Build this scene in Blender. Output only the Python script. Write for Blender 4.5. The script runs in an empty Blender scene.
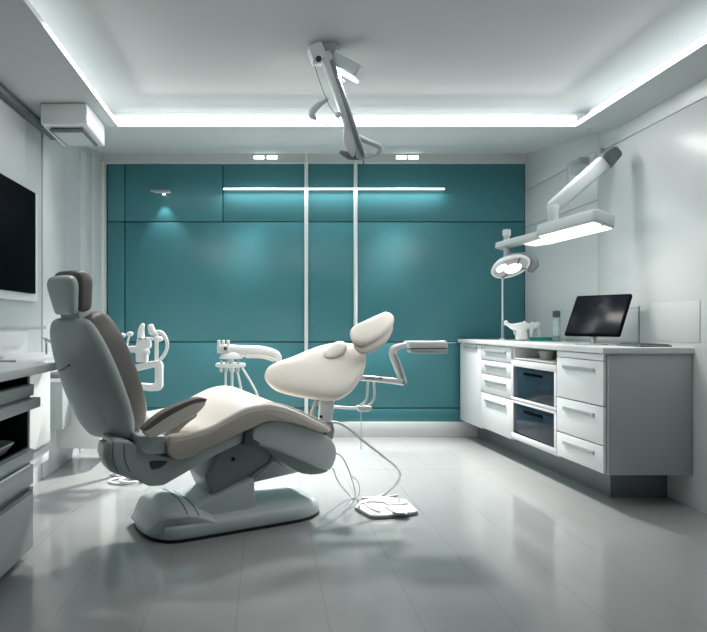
import bpy, bmesh, math, random
from mathutils import Vector as V, Matrix
random.seed(7)
SC = bpy.context.scene
COL = SC.collection
pi = math.pi
EYE = 1.061; FP = 600.0; CX = 266.0; CY = 325.0

# ------------------------------------------------------------------ camera
cd = bpy.data.cameras.new('camera'); cam = bpy.data.objects.new('camera', cd); COL.objects.link(cam)
cam.location = (0, 0, EYE); cam.rotation_euler = (pi/2, 0, 0)
cd.sensor_width = 36; cd.lens = 36*FP/707
cd.shift_x = (353.5-CX)/707; cd.shift_y = (CY-316)/707
cd.clip_start = .05
SC.camera = cam
SC.view_settings.view_transform = 'Standard'; SC.view_settings.look = 'None'
SC.view_settings.gamma = 1; SC.view_settings.use_curve_mapping = False
SC.view_settings.exposure = -0.2

def P(px, py, Y):
    return V(((px-CX)*Y/FP, Y, EYE-(py-CY)*Y/FP))

# ------------------------------------------------------------------ materials
def srgb(r, g, b):
    f = lambda c: c/12.92 if c <= .04045 else ((c+.055)/1.055)**2.4
    return (f(r/255), f(g/255), f(b/255), 1)
def mat(name, rgb, rough=.5, metal=0, spec=.5, noise=0, scale=8, coat=0, trans=0, ior=1.45, emit=None, es=0, bump=0):
    m = bpy.data.materials.new(name); m.use_nodes = True
    nt = m.node_tree; b = nt.nodes['Principled BSDF']
    c = srgb(*rgb)
    b.inputs['Base Color'].default_value = c
    b.inputs['Roughness'].default_value = rough
    b.inputs['Metallic'].default_value = metal
    b.inputs['Specular IOR Level'].default_value = spec
    b.inputs['Coat Weight'].default_value = coat
    b.inputs['Transmission Weight'].default_value = trans
    b.inputs['IOR'].default_value = ior
    if emit:
        b.inputs['Emission Color'].default_value = srgb(*emit); b.inputs['Emission Strength'].default_value = es
    if noise or bump:
        tc = nt.nodes.new('ShaderNodeTexCoord'); n = nt.nodes.new('ShaderNodeTexNoise')
        n.inputs['Scale'].default_value = scale; n.inputs['Detail'].default_value = 4
        nt.links.new(tc.outputs['Object'], n.inputs['Vector'])
        if noise:
            mx = nt.nodes.new('ShaderNodeMix'); mx.data_type = 'RGBA'
            mx.inputs['A'].default_value = tuple(v*(1-noise) for v in c[:3])+(1,)
            mx.inputs['B'].default_value = tuple(min(1, v*(1+noise)) for v in c[:3])+(1,)
            nt.links.new(n.outputs['Fac'], mx.inputs['Factor'])
            nt.links.new(mx.outputs['Result'], b.inputs['Base Color'])
        if bump:
            bp = nt.nodes.new('ShaderNodeBump'); bp.inputs['Strength'].default_value = bump; bp.inputs['Distance'].default_value = .002
            nt.links.new(n.outputs['Fac'], bp.inputs['Height']); nt.links.new(bp.outputs['Normal'], b.inputs['Normal'])
    return m
M = {}
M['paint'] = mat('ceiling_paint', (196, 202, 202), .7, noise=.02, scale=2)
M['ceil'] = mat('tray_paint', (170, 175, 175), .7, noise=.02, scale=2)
M['wall'] = mat('wall_lacquer', (208, 213, 213), .3, noise=.02, scale=1.5)
M['wallgrey'] = mat('wall_grey', (190, 196, 197), .35, noise=.03)
M['dim'] = mat('room_rear_paint', (160, 166, 167), .8, noise=.03)
M['teal'] = mat('teal_panel', (66, 127, 135), .34, noise=.05, scale=1.2)
M['seam'] = mat('dark_seam', (18, 52, 58), .6, noise=.05)
M['white'] = mat('white_lacquer', (226, 229, 229), .28, noise=.015, scale=3)
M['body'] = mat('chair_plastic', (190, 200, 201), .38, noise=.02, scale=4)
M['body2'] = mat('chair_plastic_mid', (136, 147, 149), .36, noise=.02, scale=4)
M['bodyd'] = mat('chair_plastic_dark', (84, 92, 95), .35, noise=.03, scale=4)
M['leather'] = mat('white_leather', (226, 221, 212), .42, noise=.015, scale=30, bump=.08)
M['taupe'] = mat('taupe_leather', (104, 101, 97), .45, noise=.02, scale=30, bump=.08)
M['taupe2'] = mat('side_leather', (190, 183, 175), .45, noise=.02, scale=30, bump=.06)  # taupe; on the seat side it carries the shade as colour
M['black'] = mat('black_rubber', (22, 24, 27), .6, noise=.1)
M['screen'] = mat('black_screen', (7, 9, 15), .4, spec=.02, noise=.05)
M['navy'] = mat('dark_glass', (38, 50, 62), .12, noise=.08, scale=3)
M['metal'] = mat('brushed_metal', (190, 195, 197), .32, metal=.9, noise=.05, scale=40)
M['handle'] = mat('satin_handle', (176, 181, 184), .35, metal=.3, noise=.03)
M['grey'] = mat('grey_laminate', (168, 177, 178), .4, noise=.03)
M['arm'] = mat('arm_grey', (172, 180, 181), .4, noise=.02)
M['armd'] = mat('arm_dark', (105, 114, 117), .45, noise=.03)
M['top'] = mat('worktop_stone', (214, 217, 217), .25, noise=.03, scale=25)
M['plinth'] = mat('plinth_grey', (120, 126, 128), .3, metal=.2, noise=.05)
M['cable'] = mat('cable_grey', (206, 210, 210), .45, noise=.03)
M['tealplastic'] = mat('teal_plastic', (30, 150, 140), .35, noise=.05)
M['capg'] = mat('dark_cap', (70, 76, 80), .4, noise=.05)
M['clear'] = mat('clear_plastic', (225, 238, 240), .12, trans=.75, noise=.02)
M['paper'] = mat('paper', (214, 212, 206), .8, noise=.03)
M['led'] = mat('led_glow', (250, 252, 255), .5, emit=(250, 252, 253), es=3.0, noise=.01)
M['led2'] = mat('lamp_diffuser', (255, 250, 240), .5, emit=(255, 247, 232), es=1.2, noise=.01)
M['led3'] = mat('downlight_glow', (255, 255, 255), .5, emit=(250, 253, 255), es=4.0, noise=.01)
M['ledwall'] = mat('wall_tube_glow', (240, 255, 255), .5, emit=(228, 250, 252), es=4.0, noise=.01)

def floor_mat():
    m = bpy.data.materials.new('polished_tiles'); m.use_nodes = True; nt = m.node_tree
    b = nt.nodes['Principled BSDF']; L = nt.links.new
    tc = nt.nodes.new('ShaderNodeTexCoord'); sp = nt.nodes.new('ShaderNodeSeparateXYZ')
    L(tc.outputs['Object'], sp.inputs[0])
    def line(sock, off, pitch, w):
        a = nt.nodes.new('ShaderNodeMath'); a.operation = 'SUBTRACT'; a.inputs[1].default_value = off; L(sock, a.inputs[0])
        d = nt.nodes.new('ShaderNodeMath'); d.operation = 'DIVIDE'; d.inputs[1].default_value = pitch; L(a.outputs[0], d.inputs[0])
        r = nt.nodes.new('ShaderNodeMath'); r.operation = 'ROUND'; L(d.outputs[0], r.inputs[0])
        s = nt.nodes.new('ShaderNodeMath'); s.operation = 'SUBTRACT'; L(d.outputs[0], s.inputs[0]); L(r.outputs[0], s.inputs[1])
        q = nt.nodes.new('ShaderNodeMath'); q.operation = 'ABSOLUTE'; L(s.outputs[0], q.inputs[0])
        c = nt.nodes.new('ShaderNodeMath'); c.operation = 'LESS_THAN'; c.inputs[1].default_value = w/pitch; L(q.outputs[0], c.inputs[0])
        return c.outputs[0]
    lx = line(sp.outputs['X'], .09, .33, .0005); ly = line(sp.outputs['Y'], 2.332, 3.3, .0012)
    mx = nt.nodes.new('ShaderNodeMath'); mx.operation = 'MAXIMUM'; L(lx, mx.inputs[0]); L(ly, mx.inputs[1])
    n = nt.nodes.new('ShaderNodeTexNoise'); n.inputs['Scale'].default_value = 1.7; n.inputs['Detail'].default_value = 5
    L(tc.outputs['Object'], n.inputs['Vector'])
    c1 = nt.nodes.new('ShaderNodeMix'); c1.data_type = 'RGBA'
    c1.inputs['A'].default_value = srgb(140, 144, 144); c1.inputs['B'].default_value = srgb(149, 152, 152)
    L(n.outputs['Fac'], c1.inputs['Factor'])
    c2 = nt.nodes.new('ShaderNodeMix'); c2.data_type = 'RGBA'; c2.inputs['B'].default_value = srgb(84, 90, 91)
    L(c1.outputs['Result'], c2.inputs['A']); L(mx.outputs[0], c2.inputs['Factor'])
    L(c2.outputs['Result'], b.inputs['Base Color'])
    b.inputs['Roughness'].default_value = .12; b.inputs['Specular IOR Level'].default_value = .6
    return m
M['floor'] = floor_mat()

# ------------------------------------------------------------------ mesh helpers
def smooth(pts, n=6, closed=True):
    pts = [V(p) for p in pts]; N = len(pts); out = []
    rng = range(N) if closed else range(N-1)
    for i in rng:
        if closed:
            a, b, c, d = pts[i-1], pts[i], pts[(i+1) % N], pts[(i+2) % N]
        else:
            a, b, c, d = pts[max(i-1, 0)], pts[i], pts[i+1], pts[min(i+2, N-1)]
        for k in range(n):
            t = k/n
            out.append(.5*((2*b)+(c-a)*t+(2*a-5*b+4*c-d)*t*t+(3*b-a-3*c+d)*t**3))
    if not closed: out.append(pts[-1])
    return out
def area2(p): return .5*sum(p[i-1][0]*p[i][1]-p[i][0]*p[i-1][1] for i in range(len(p)))
def roundpoly(pts, r, n=4):
    """2-D polygon with its corners rounded"""
    out = []; N = len(pts)
    for i in range(N):
        a, b, c = V(pts[i-1]), V(pts[i]), V(pts[(i+1) % N])
        ra = min(r, (a-b).length*.45); rc = min(r, (c-b).length*.45)
        p0 = b+(a-b).normalized()*ra; p1 = b+(c-b).normalized()*rc
        for k in range(n+1):
            t = k/n; out.append(p0*(1-t)**2+b*2*t*(1-t)+p1*t*t)
    return out
def inset(pts, d):
    N = len(pts); out = []
    for i in range(N):
        a, b, c = V(pts[i-1]), V(pts[i]), V(pts[(i+1) % N])
        e1 = (b-a); e2 = (c-b)
        if e1.length < 1e-9: e1 = e2
        if e2.length < 1e-9: e2 = e1
        n1 = V((-e1.y, e1.x)).normalized(); n2 = V((-e2.y, e2.x)).normalized()
        n = n1+n2
        if n.length < 1e-6: n = n1
        n.normalize(); k = min(1/max(n.dot(n1), .45), 2)
        out.append(b+n*d*k)
    for _ in range(30 if d > 1e-6 else 0):              # collapse edges that turned round
        bad = False
        for i in range(N):
            j = (i+1) % N; e = V(pts[j])-V(pts[i]); q = out[j]-out[i]
            if e.length > 1e-9 and q.dot(e) < -1e-12:
                m = (out[i]+out[j])/2; out[i] = m.copy(); out[j] = m.copy(); bad = True
        if not bad: break
    return out
class MB:
    def __init__(s): s.v = []; s.f = []
    def ring_loft(s, rings, cap0=True, cap1=True):
        n = len(rings[0]); base = len(s.v)
        for r in rings: s.v += [V(p) for p in r]
        for k in range(len(rings)-1):
            for i in range(n):
                j = (i+1) % n
                s.f.append((base+k*n+i, base+k*n+j, base+(k+1)*n+j, base+(k+1)*n+i))
        if cap0: s.f.append(tuple(base+i for i in reversed(range(n))))
        if cap1: s.f.append(tuple(base+(len(rings)-1)*n+i for i in range(n)))
        return s
    def prism(s, prof, d0, d1, fn, r=.008, seg=3):
        """prof 2-D polygon swept from d0 to d1 with rounded cap edges; fn(a,b,d) -> 3-D"""
        prof = [V(p) for p in prof]
        if area2(prof) < 0: prof = prof[::-1]
        rings = []
        for k in range(seg+1):
            t = k/seg*pi/2
            q = inset(prof, r*(1-math.sin(t))); rings.append([fn(p[0], p[1], d0+r*(1-math.cos(t))) for p in q])
        for k in range(seg, -1, -1):
            t = k/seg*pi/2
            q = inset(prof, r*(1-math.sin(t))); rings.append([fn(p[0], p[1], d1-r*(1-math.cos(t))) for p in q])
        return s.ring_loft(rings)
    def puff(s, out, ht, hb, fn, m=4.0):
        """cushion on a 2-D outline, bulging ht up and hb down; fn(a,b,h) -> 3-D"""
        c = V((0, 0))
        for p in out: c += V((p[0], p[1]))
        c /= len(out)
        if area2(out) < 0: out = out[::-1]
        S = [.06, .3, .5, .66, .78, .87, .93, .965, .985, .996]
        rings = []
        for q in S: rings.append((q, -hb*(1-q**m)**(1/m)))
        rings.append((1.0, 0))
        for q in reversed(S): rings.append((q, ht*(1-q**m)**(1/m)))
        return s.ring_loft([[fn(c.x+(p[0]-c.x)*q, c.y+(p[1]-c.y)*q, h) for p in out] for q, h in rings])
    def box(s, x0, x1, y0, y1, z0, z1, r=.004, seg=2, tf=None):
        fn = (lambda a, b, d: V((a, b, d))) if tf is None else (lambda a, b, d: tf(V((a, b, d))))
        rr = min(r, (x1-x0)*.3, (y1-y0)*.3, (z1-z0)*.3)
        pr = roundpoly([(x0, y0), (x1, y0), (x1, y1), (x0, y1)], rr, 2) if rr > 0 else [(x0, y0), (x1, y0), (x1, y1), (x0, y1)]
        if rr > 0: return s.prism(pr, z0, z1, fn, rr*.8, seg)
        return s.ring_loft([[fn(p[0], p[1], z0) for p in pr], [fn(p[0], p[1], z1) for p in pr]])
    def tube(s, pts, r, n=8, sm=5, flat=1.0):
        pts = [V(p) for p in pts]
        rs = r if isinstance(r, (list, tuple)) else [r]*len(pts)
        if sm > 1 and len(pts) > 2:
            q = smooth(pts, sm, False); rr = []
            for i in range(len(pts)-1):
                for k in range(sm): rr.append(rs[i]+(rs[i+1]-rs[i])*k/sm)
            rr.append(rs[-1]); pts, rs = q, rr
        rings = []; up = None
        for i, p in enumerate(pts):
            t = (pts[min(i+1, len(pts)-1)]-pts[max(i-1, 0)]).normalized()
            if up is None:
                up = V((0, 0, 1)) if abs(t.z) < .9 else V((1, 0, 0))
            a = (up-t*up.dot(t)).normalized(); b = t.cross(a); up = a
            ring = [p+a*math.cos(k/n*2*pi)*rs[i]+b*math.sin(k/n*2*pi)*rs[i]*flat for k in range(n)]
            if i == 0: rings.append([p-t*rs[i]*.3+(x-p)*.6 for x in ring])
            rings.append(ring)
            if i == len(pts)-1: rings.append([p+t*rs[i]*.3+(x-p)*.6 for x in ring])
        return s.ring_loft(rings)
    def lathe(s, prof, c, ax=(0, 0, 1), n=20):
        """prof list of (radius, height) along the axis"""
        ax = V(ax).normalized(); a = ax.orthogonal().normalized(); b = ax.cross(a); c = V(c)
        return s.ring_loft([[c+ax*h+a*max(r, .0004)*math.cos(k/n*2*pi)+b*max(r, .0004)*math.sin(k/n*2*pi) for k in range(n)] for r, h in prof])
    def ball(s, c, rx, ry=None, rz=None, n=16):
        ry = ry or rx; rz = rz or rx; c = V(c)
        return s.ring_loft([[c+V((rx*math.sin(t)*math.cos(k/n*2*pi), ry*math.sin(t)*math.sin(k/n*2*pi), -rz*math.cos(t))) for k in range(n)]
                            for t in [max(.03, min(pi-.03, i/10*pi)) for i in range(11)]])
    def quad(s, *p):
        b = len(s.v); s.v += [V(x) for x in p]; s.f.append(tuple(range(b, b+len(p)))); return s

ROOTLOC = {}
def obj(name, mb, m, parent=None, ang=38, label=None):
    loc = None
    if parent is not None:
        loc = ROOTLOC[parent.name]
    else:
        xs = [v.x for v in mb.v]; ys = [v.y for v in mb.v]; zs = [v.z for v in mb.v]
        loc = V(((min(xs)+max(xs))/2, (min(ys)+max(ys))/2, min(zs)))
    me = bpy.data.meshes.new(name)
    me.from_pydata([tuple(v-loc) for v in mb.v], [], mb.f); me.update()
    bm = bmesh.new(); bm.from_mesh(me); bmesh.ops.remove_doubles(bm, verts=bm.verts, dist=1e-6)
    bmesh.ops.recalc_face_normals(bm, faces=bm.faces); bm.to_mesh(me); bm.free()
    me.polygons.foreach_set('use_smooth', [len(p.vertices) <= 4 for p in me.polygons])
    me.set_sharp_from_angle(angle=math.radians(ang))
    me.materials.append(M[m] if isinstance(m, str) else m)
    o = bpy.data.objects.new(name, me); COL.objects.link(o)
    if parent is not None:
        o.parent = parent
    else:
        o.location = loc
    ROOTLOC[o.name] = loc
    if label: o['label'] = label
    return o
def tag(o, label, cat, group=None):
    o['label'] = label; o['category'] = cat
    if group: o['group'] = group
    return o
def thing(name, label, cat, loc, group=None):
    o = bpy.data.objects.new(name, None); COL.objects.link(o); o.location = loc; o.empty_display_size = .1
    ROOTLOC[o.name] = V(loc)
    return tag(o, label, cat, group)
def struct(name, mb, m, ang=30):
    o = obj(name, mb, m, None, ang); o['kind'] = 'structure'; return o
def dup(root, delta, label):
    r = root.copy(); COL.objects.link(r); r.location = root.location+V(delta); r['label'] = label
    for ch in list(root.children):
        c = ch.copy(); COL.objects.link(c); c.parent = r
        for g in ch.children:
            d = g.copy(); COL.objects.link(d); d.parent = c
    return r

# ================================================================== ROOM
XL, XR, YB, YF = -1.55, 2.476, 5.74, -1.6
ZS, ZC, ZB = 2.45, 2.60, 2.69
IX0, IX1, IY0, IY1 = -1.036, 2.17, 2.3, 4.2
struct('floor', MB().box(XL-.1, XR+.1, YF-.1, YB+.1, -.1, 0, 0), 'floor')
# upper ceiling inside the tray, over the cove
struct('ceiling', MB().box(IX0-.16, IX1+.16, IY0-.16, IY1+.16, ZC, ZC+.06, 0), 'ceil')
# dropped border (soffit) with a slanted rear part and an upstand round the tray
b = MB()
R = .155
b.box(XL-.1, XR+.1, YF-.1, IY0, ZS, ZS+.012, 0); b.box(IX0, IX1, IY0-.012, IY0, ZS+.012, ZS+.03, 0)
b.box(XL-.1, IX0, IY0, IY1, ZS, ZS+.012, 0); b.box(IX1, XR+.1, IY0, IY1, ZS, ZS+.012, 0)
for x0, x1 in ((XL-.1, IX0-R), (IX1+R, XR+.1)): b.box(x0, x1, IY0-R, IY1+R, ZS+.012, ZC+.06, 0)
b.box(XL-.1, XR+.1, IY0-R-.03, IY0-R, ZS+.012, ZC+.06, 0)
b.ring_loft([[V((x, IY1, ZS)), V((x, YB-.03, ZB)), V((x, YB-.03, ZB+.05)), V((x, IY1, ZS+.012))] for x in (XL-.1, XR+.1)])
b.box(XL-.1, XR+.1, IY1+R, IY1+R+.03, ZS+.04, ZC+.06, 0)
b.box(IX0-.012, IX0, IY0, IY1+.012, ZS+.012, ZS+.03, 0); b.box(IX1, IX1+.012, IY0, IY1+.012, ZS+.012, ZS+.03, 0)
b.box(IX0, IX1, IY1, IY1+.012, ZS+.012, ZS+.03, 0)
struct('trim_1', b, 'paint')
struct('trim_2', MB().box(XL, XR, YB-.05, YB+.02, 2.60, ZB+.03, 0), 'paint')     # cornice over the teal panelling
# LED profiles lying in the cove
def slant(p0, p1, inward, lo, hi):
    m = MB(); p0 = V(p0); p1 = V(p1); w = V(inward)
    return m.ring_loft([[p-w*.03+V((0, 0, lo)), p-w*.03+V((0, 0, hi)), p-w*.06+V((0, 0, hi)), p-w*.06+V((0, 0, lo))] for p in (p0, p1)])
tag(obj('led_strip', slant((IX0-.06, IY1+.085, 0), (IX1+.06, IY1+.085, 0), (0, -1, 0), ZS+.035, ZC-.035), 'led'),
    'long white LED strip glowing in the back ceiling cove above the teal wall', 'light strip', 'cove light strips')
tag(obj('led_strip', slant((IX0-.085, IY0-.02, 0), (IX0-.085, IY1+.03, 0), (1, 0, 0), ZS+.022, ZC-.03), 'led'),
    'white LED strip glowing along the left edge of the ceiling recess', 'light strip', 'cove light strips')
tag(obj('led_strip', slant((IX1+.085, IY0-.02, 0), (IX1+.085, IY1+.03, 0), (-1, 0, 0), ZS+.022, ZC-.03), 'led'),
    'white LED strip glowing along the right edge of the ceiling recess', 'light strip', 'cove light strips')
tag(obj('led_strip', slant((IX0-.06, IY0-.085, 0), (IX1+.06, IY0-.085, 0), (0, 1, 0), ZS+.022, ZC-.03), 'led'),
    'added white LED strip, out of view at the near end of the ceiling recess', 'light strip', 'cove light strips')  # unseen strip, added to brighten the sides facing the camera
# walls
TOPZ = 2.75
w = MB().box(XL-.1, XR+.1, YB+.02, YB+.1, 0, TOPZ, 0)
struct('wall_back', w, 'seam')
wx = lambda px: (px-CX)*YB/FP
wz = lambda py: EYE-(py-CY)*YB/FP
cols = [XL+.03, wx(125), wx(223), wx(306), wx(355), XR]
b = MB(); g = .005
zr = [.13, wz(408), wz(342), wz(222), 2.605]
def panel(x0, x1, z0, z1): b.box(x0+g, x1-g, YB-.006, YB+.03, z0+g, z1-g, .003)
for k in range(4):
    panel(cols[0], cols[1], zr[k] if k else .13, zr[k+1])
    if k < 3:
        panel(cols[1], XR, zr[k], zr[k+1])
panel(cols[1], cols[2], zr[3], zr[4]); panel(cols[2], XR, zr[3], zr[4])
struct('wall_back_panelling', b, 'teal')
struct('baseboard_back', MB().box(XL, XR, YB-.03, YB+.02, 0, .137, .004), 'white')
struct('wall_rear', MB().box(XL-.1, XR+.1, YF-.1, YF, 0, TOPZ, 0), 'dim')
# right wall: lacquered panels over a backing
b = MB().box(XR+.012, XR+.1, YF, YB+.02, 0, TOPZ, 0)
struct('wall_right', b, 'wallgrey')
b = MB(); ys = [YF, -.6, .9, 2.4, 4.475, YB]; zs = [0, .94, 1.995, 2.345, 2.74]
for j in range(5):
    zs = [0, .94, 1.995, 2.345, 2.74] if j == 4 else [0, 2.345, 2.74]
    for k in range(len(zs)-1):
        b.box(XR, XR+.02, ys[j]+.003, ys[j+1]-.003, zs[k]+(.003 if k else 0), zs[k+1]-.003, .002)
struct('wall_right_panelling', b, 'wall')
# left wall
struct('wall_left', MB().box(XL-.1, XL, YF, YB+.02, 0, TOPZ, 0), 'wallgrey')
b = MB()
for y0, y1, z0, z1 in ((4.14, 4.62, .0, 2.40), (4.98, 5.28, 0, 2.52), (5.31, 5.62, 0, 2.57)):
    b.box(XL-.01, XL+.012, y0, y1, z0, z1, .003)
struct('trim_3', b, 'wall')
struct('trim_4', MB().box(XL, XL+.028, 5.62, YB-.006, 0, 2.6, .003), 'white')
# upper white panel at the far left, in front of the wall
b = MB().box(XL-.01, XL+.02, 2.2, 3.82, 1.90, 2.36, .004)
struct('trim_5', b, 'wall')
# vertical white strips on the teal wall
struct('trim_6', MB().tube([(wx(306), YB-.035, .0), (wx(306), YB-.035, 2.69)], .018, 10, 1), 'white')
struct('trim_7', MB().tube([(wx(355), YB-.035, .62), (wx(355), YB-.035, 2.69)], .018, 10, 1), 'white')

# linear light on the teal wall
t = thing('wall_light', 'long slim linear light glowing on the upper teal wall', 'lamp', (wx(333), YB, wz(190)))
obj('housing', MB().box(wx(223), wx(444), YB-.036, YB-.006, wz(190.6), wz(189.4), .003), 'metal', t)
obj('tube', MB().tube([(wx(224), YB-.045, wz(190)), (wx(443), YB-.045, wz(190))], .009, 8, 1), 'ledwall', t)
# small wall washer at the left
xw, zw = wx(162), wz(193)
t = thing('wall_lamp', 'small white wedge wall lamp on the upper left teal panel', 'lamp', (xw, YB, zw))
b = MB().ring_loft([[V((xw-.11, YB-.008, zw+.03)), V((xw+.07, YB-.008, zw+.03)), V((xw+.10, YB-.10, zw-.012)), V((xw-.04, YB-.10, zw-.012))],
                    [V((xw-.11, YB-.008, zw+.012)), V((xw+.07, YB-.008, zw+.012)), V((xw+.10, YB-.10, zw-.024)), V((xw-.04, YB-.10, zw-.024))]])
obj('shade', b, 'white', t)
obj('bulb', MB().lathe([(0, 0), (.014, .002), (.014, .012), (0, .014)], (xw+.03, YB-.07, zw-.034)), 'led3', t)
# recessed twin downlights in the cornice
for pxs, lab in (((259, 272), 'left'), ((400, 412), 'right')):
    xm = wx(sum(pxs)/2)
    t = thing('downlight', f'recessed twin downlight in the cornice above the teal wall, the {lab}-hand one', 'lamp', (xm, YB-.05, 2.63), 'cornice downlights')
    obj('bezel', MB().box(xm-.125, xm+.125, YB-.056, YB-.045, 2.625, 2.672, .003), 'wallgrey', t)
    for px in pxs:
        x = wx(px); obj('lens', MB().box(x-.048, x+.048, YB-.06, YB-.052, 2.633, 2.664, .003), 'led3', t)

# ceiling air unit at the left
t = thing('air_unit', 'boxy white ceiling air unit hanging in the upper left corner', 'air conditioner', (-1.265, 3.96, 2.30))
pr = [(3.75, 2.45), (4.17, 2.45), (4.17, 2.30), (3.75, 2.315)]
obj('casing', MB().prism(roundpoly(pr, .012), -1.41, -1.12, lambda a, c, d: V((d, a, c)), .008), 'white', t)
obj('grille_frame', MB().box(-1.375, -1.155, 3.80, 4.13, 2.292, 2.306, .004), 'armd', t)
obj('grille', MB().box(-1.355, -1.175, 3.825, 4.105, 2.287, 2.297, .003), 'paint', t)
tag(obj('cable_duct', MB().box(XL, XL+.05, 2.2, 4.3, 2.385, 2.42, .006).box(-1.50, -1.405, 4.02, 4.06, 2.385, 2.41, .005), 'armd'),
    'dark grey duct running along the top of the left wall', 'duct')

# ================================================================== TELEVISION + LEFT SIDE
t = thing('television', 'large black television on the left wall with pale frame', 'television', (XL+.03, 3.4, 1.22))
obj('frame', MB().box(XL, XL+.035, 2.75, 3.99, 1.215, 1.925, .006), 'white', t)
obj('screen', MB().box(XL+.03, XL+.06, 2.78, 3.885, 1.262, 1.915, .006), 'screen', t)

# wall-hung white cupboard behind the near unit
def cab_box(name, label, x0, x1, y0, y1, z0, z1, m): ...
t = thing('wall_cupboard', 'white wall-hung cupboard with steel rail behind the near left unit', 'cabinet', (-1.47, 3.5, .2))
obj('body', MB().box(XL, -1.42, 2.95, 3.9, .30, .85, .004), 'white', t)
obj('door', MB().box(-1.42, -1.40, 2.96, 3.895, .31, .80, .003), 'white', t)
obj('rail', MB().box(-1.425, -1.395, 2.96, 3.895, .262, .292, .003), 'metal', t)
obj('base_panel', MB().box(XL, -1.41, 2.96, 3.895, .19, .262, .003), 'white', t)
# washbasin ledge with tap
t = thing('washbasin', 'white washbasin ledge on the left wall', 'sink', (-1.45, 3.62, .85))
obj('basin', MB().box(XL, -1.27, 3.05, 3.86, .855, .885, .01), 'white', t)
obj('splashback', MB().box(XL, XL+.02, 3.05, 3.86, .885, 1.02, .004), 'white', t)
xx, yy = -1.34, 3.66
obj('tap', MB().tube([(xx, yy, .88), (xx, yy, .95), (xx+.01, yy-.01, .965), (xx+.05, yy-.03, .955)], .008, 8, 4).lathe([(.012, 0), (.014, .01), (.01, .02)], (xx, yy, .962)).tube([(xx, yy, .975), (xx-.03, yy, .985)], .005, 6, 1), 'metal', t, label='chrome tap')
tag(obj('towel_rail', MB().tube([(XL, 3.15, 1.045), (-1.42, 3.15, 1.045), (-1.42, 3.85, 1.045), (XL, 3.85, 1.045)], .011, 8, 1), 'handle'),
    'thin grey rail on the left wall above the washbasin', 'rail')
# grey hung box and white cupboard behind the backrest
t = thing('storage_box', 'grey wall-hung storage box beside the low white cupboard', 'cabinet', (-1.48, 4.28, .326))
obj('body', MB().box(XL, -1.425, 4.2, 4.36, .33, .66, .004), 'grey', t)
obj('lid', MB().box(XL, -1.42, 4.19, 4.36, .66, .685, .004), 'white', t)
tag(obj('bag', MB().puff(smooth([(-1.54, 4.22), (-1.43, 4.22), (-1.42, 4.33), (-1.53, 4.34)], 5), .045, 0.0, lambda a, c, h: V((a, c, .686+h)), 3), 'armd'),
    'small dark grey pouch lying on the grey wall-hung box', 'bag')
t = thing('low_cupboard', 'low white wall-hung cupboard behind the left backrest', 'cabinet', (-1.34, 4.6, .15))
obj('body', MB().box(XL, -1.21, 4.42, 4.85, .15, .64, .004), 'white', t)
obj('door', MB().box(-1.548, -1.213, 4.40, 4.42, .155, .635, .003), 'white', t)

# near left cabinet
t = thing('tool_cabinet', 'tall pale grey drawer cabinet at the left edge with open shelves', 'cabinet', (-1.3, 2.2, 0))
X0, X1, Y0, Y1 = XL, -1.083, 1.5, 2.756
b = MB().box(X0, X1, Y0, Y1, .04, .50, .004)                    # lower block
b.box(X0, X0+.02, Y0, Y1, .50, .845, .003).box(X0, X1, Y1-.02, Y1, .50, .845, .003).box(X0, X1, Y0, Y0+.02, .5, .845, .003)
b.box(X0, X1, Y0, Y1, .69, .79, .003)
obj('body', b, 'grey', t)
obj('shelf_lining', MB().box(X0+.02, X1-.004, Y0+.02, Y1-.02, .50, .508, .001).box(X0+.02, X0+.03, Y0+.02, Y1-.02, .508, .69, .001).box(X0+.03, X1-.004, Y1-.026, Y1-.02, .508, .69, .001)
    .box(X0+.02, X1-.004, Y0+.02, Y1-.02, .79, .796, .001).box(X0+.02, X0+.03, Y0+.02, Y1-.02, .796, .845, .001).box(X0+.03, X1-.004, Y1-.026, Y1-.02, .796, .845, .001), 'black', t, label='black shelf lining')
d = obj('drawer', MB().box(X1, X1+.018, Y0, Y1, .74, .79, .003), 'grey', t)
d = obj('drawer', MB().box(X1, X1+.045, Y0, Y1+.01, .685, .73, .004), 'arm', t)
d = obj('drawer', MB().box(X1, X1+.016, Y0, Y1-.003, .445, .495, .003), 'grey', t)
d = obj('drawer', MB().box(X1, X1+.016, Y0, Y1-.003, .335, .425, .003), 'grey', t)
obj('handle', MB().box(X1+.016, X1+.026, 1.7, Y1-.06, .428, .440, .002), 'metal', d)
d = obj('door', MB().box(X1, X1+.016, Y0, Y1-.003, .045, .322, .003), 'grey', t)
obj('handle', MB().box(X1+.014, X1+.034, 1.9, Y1-.06, .305, .325, .004), 'armd', d)
obj('plinth', MB().box(X0, X1-.05, Y0, Y1-.06, 0, .04, .002), 'plinth', t)
tag(obj('worktop', MB().box(XL, -.985, 1.5, 2.83, .848, .885, .006), 'top'), 'pale worktop lying on the near left cabinet', 'worktop')
t = thing('instrument_tray', 'shallow steel tray on the lower open shelf of the left cabinet', 'tray', (-1.2, 2.5, .508))
pr = roundpoly([(-1.4, 2.25), (-1.085, 2.25), (-1.085, 2.62), (-1.4, 2.62)], .05)
bb = MB().ring_loft([[V((p[0], p[1], .512)) for p in inset(pr, .04)], [V((p[0], p[1], .553)) for p in inset(pr, .006)], [V((p[0], p[1], .557)) for p in pr], [V((p[0], p[1], .552)) for p in pr],
                     [V((p[0], p[1], .509)) for p in inset(pr, .035)]], False, True)
bb.f.append(tuple(range(len(pr))))
obj('pan', bb, 'handle', t)
for k in range(3): obj('probe', MB().tube([(-1.34, 2.33+.06*k, .519), (-1.16, 2.36+.06*k, .519)], .004, 6, 1), 'armd', t)
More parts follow.
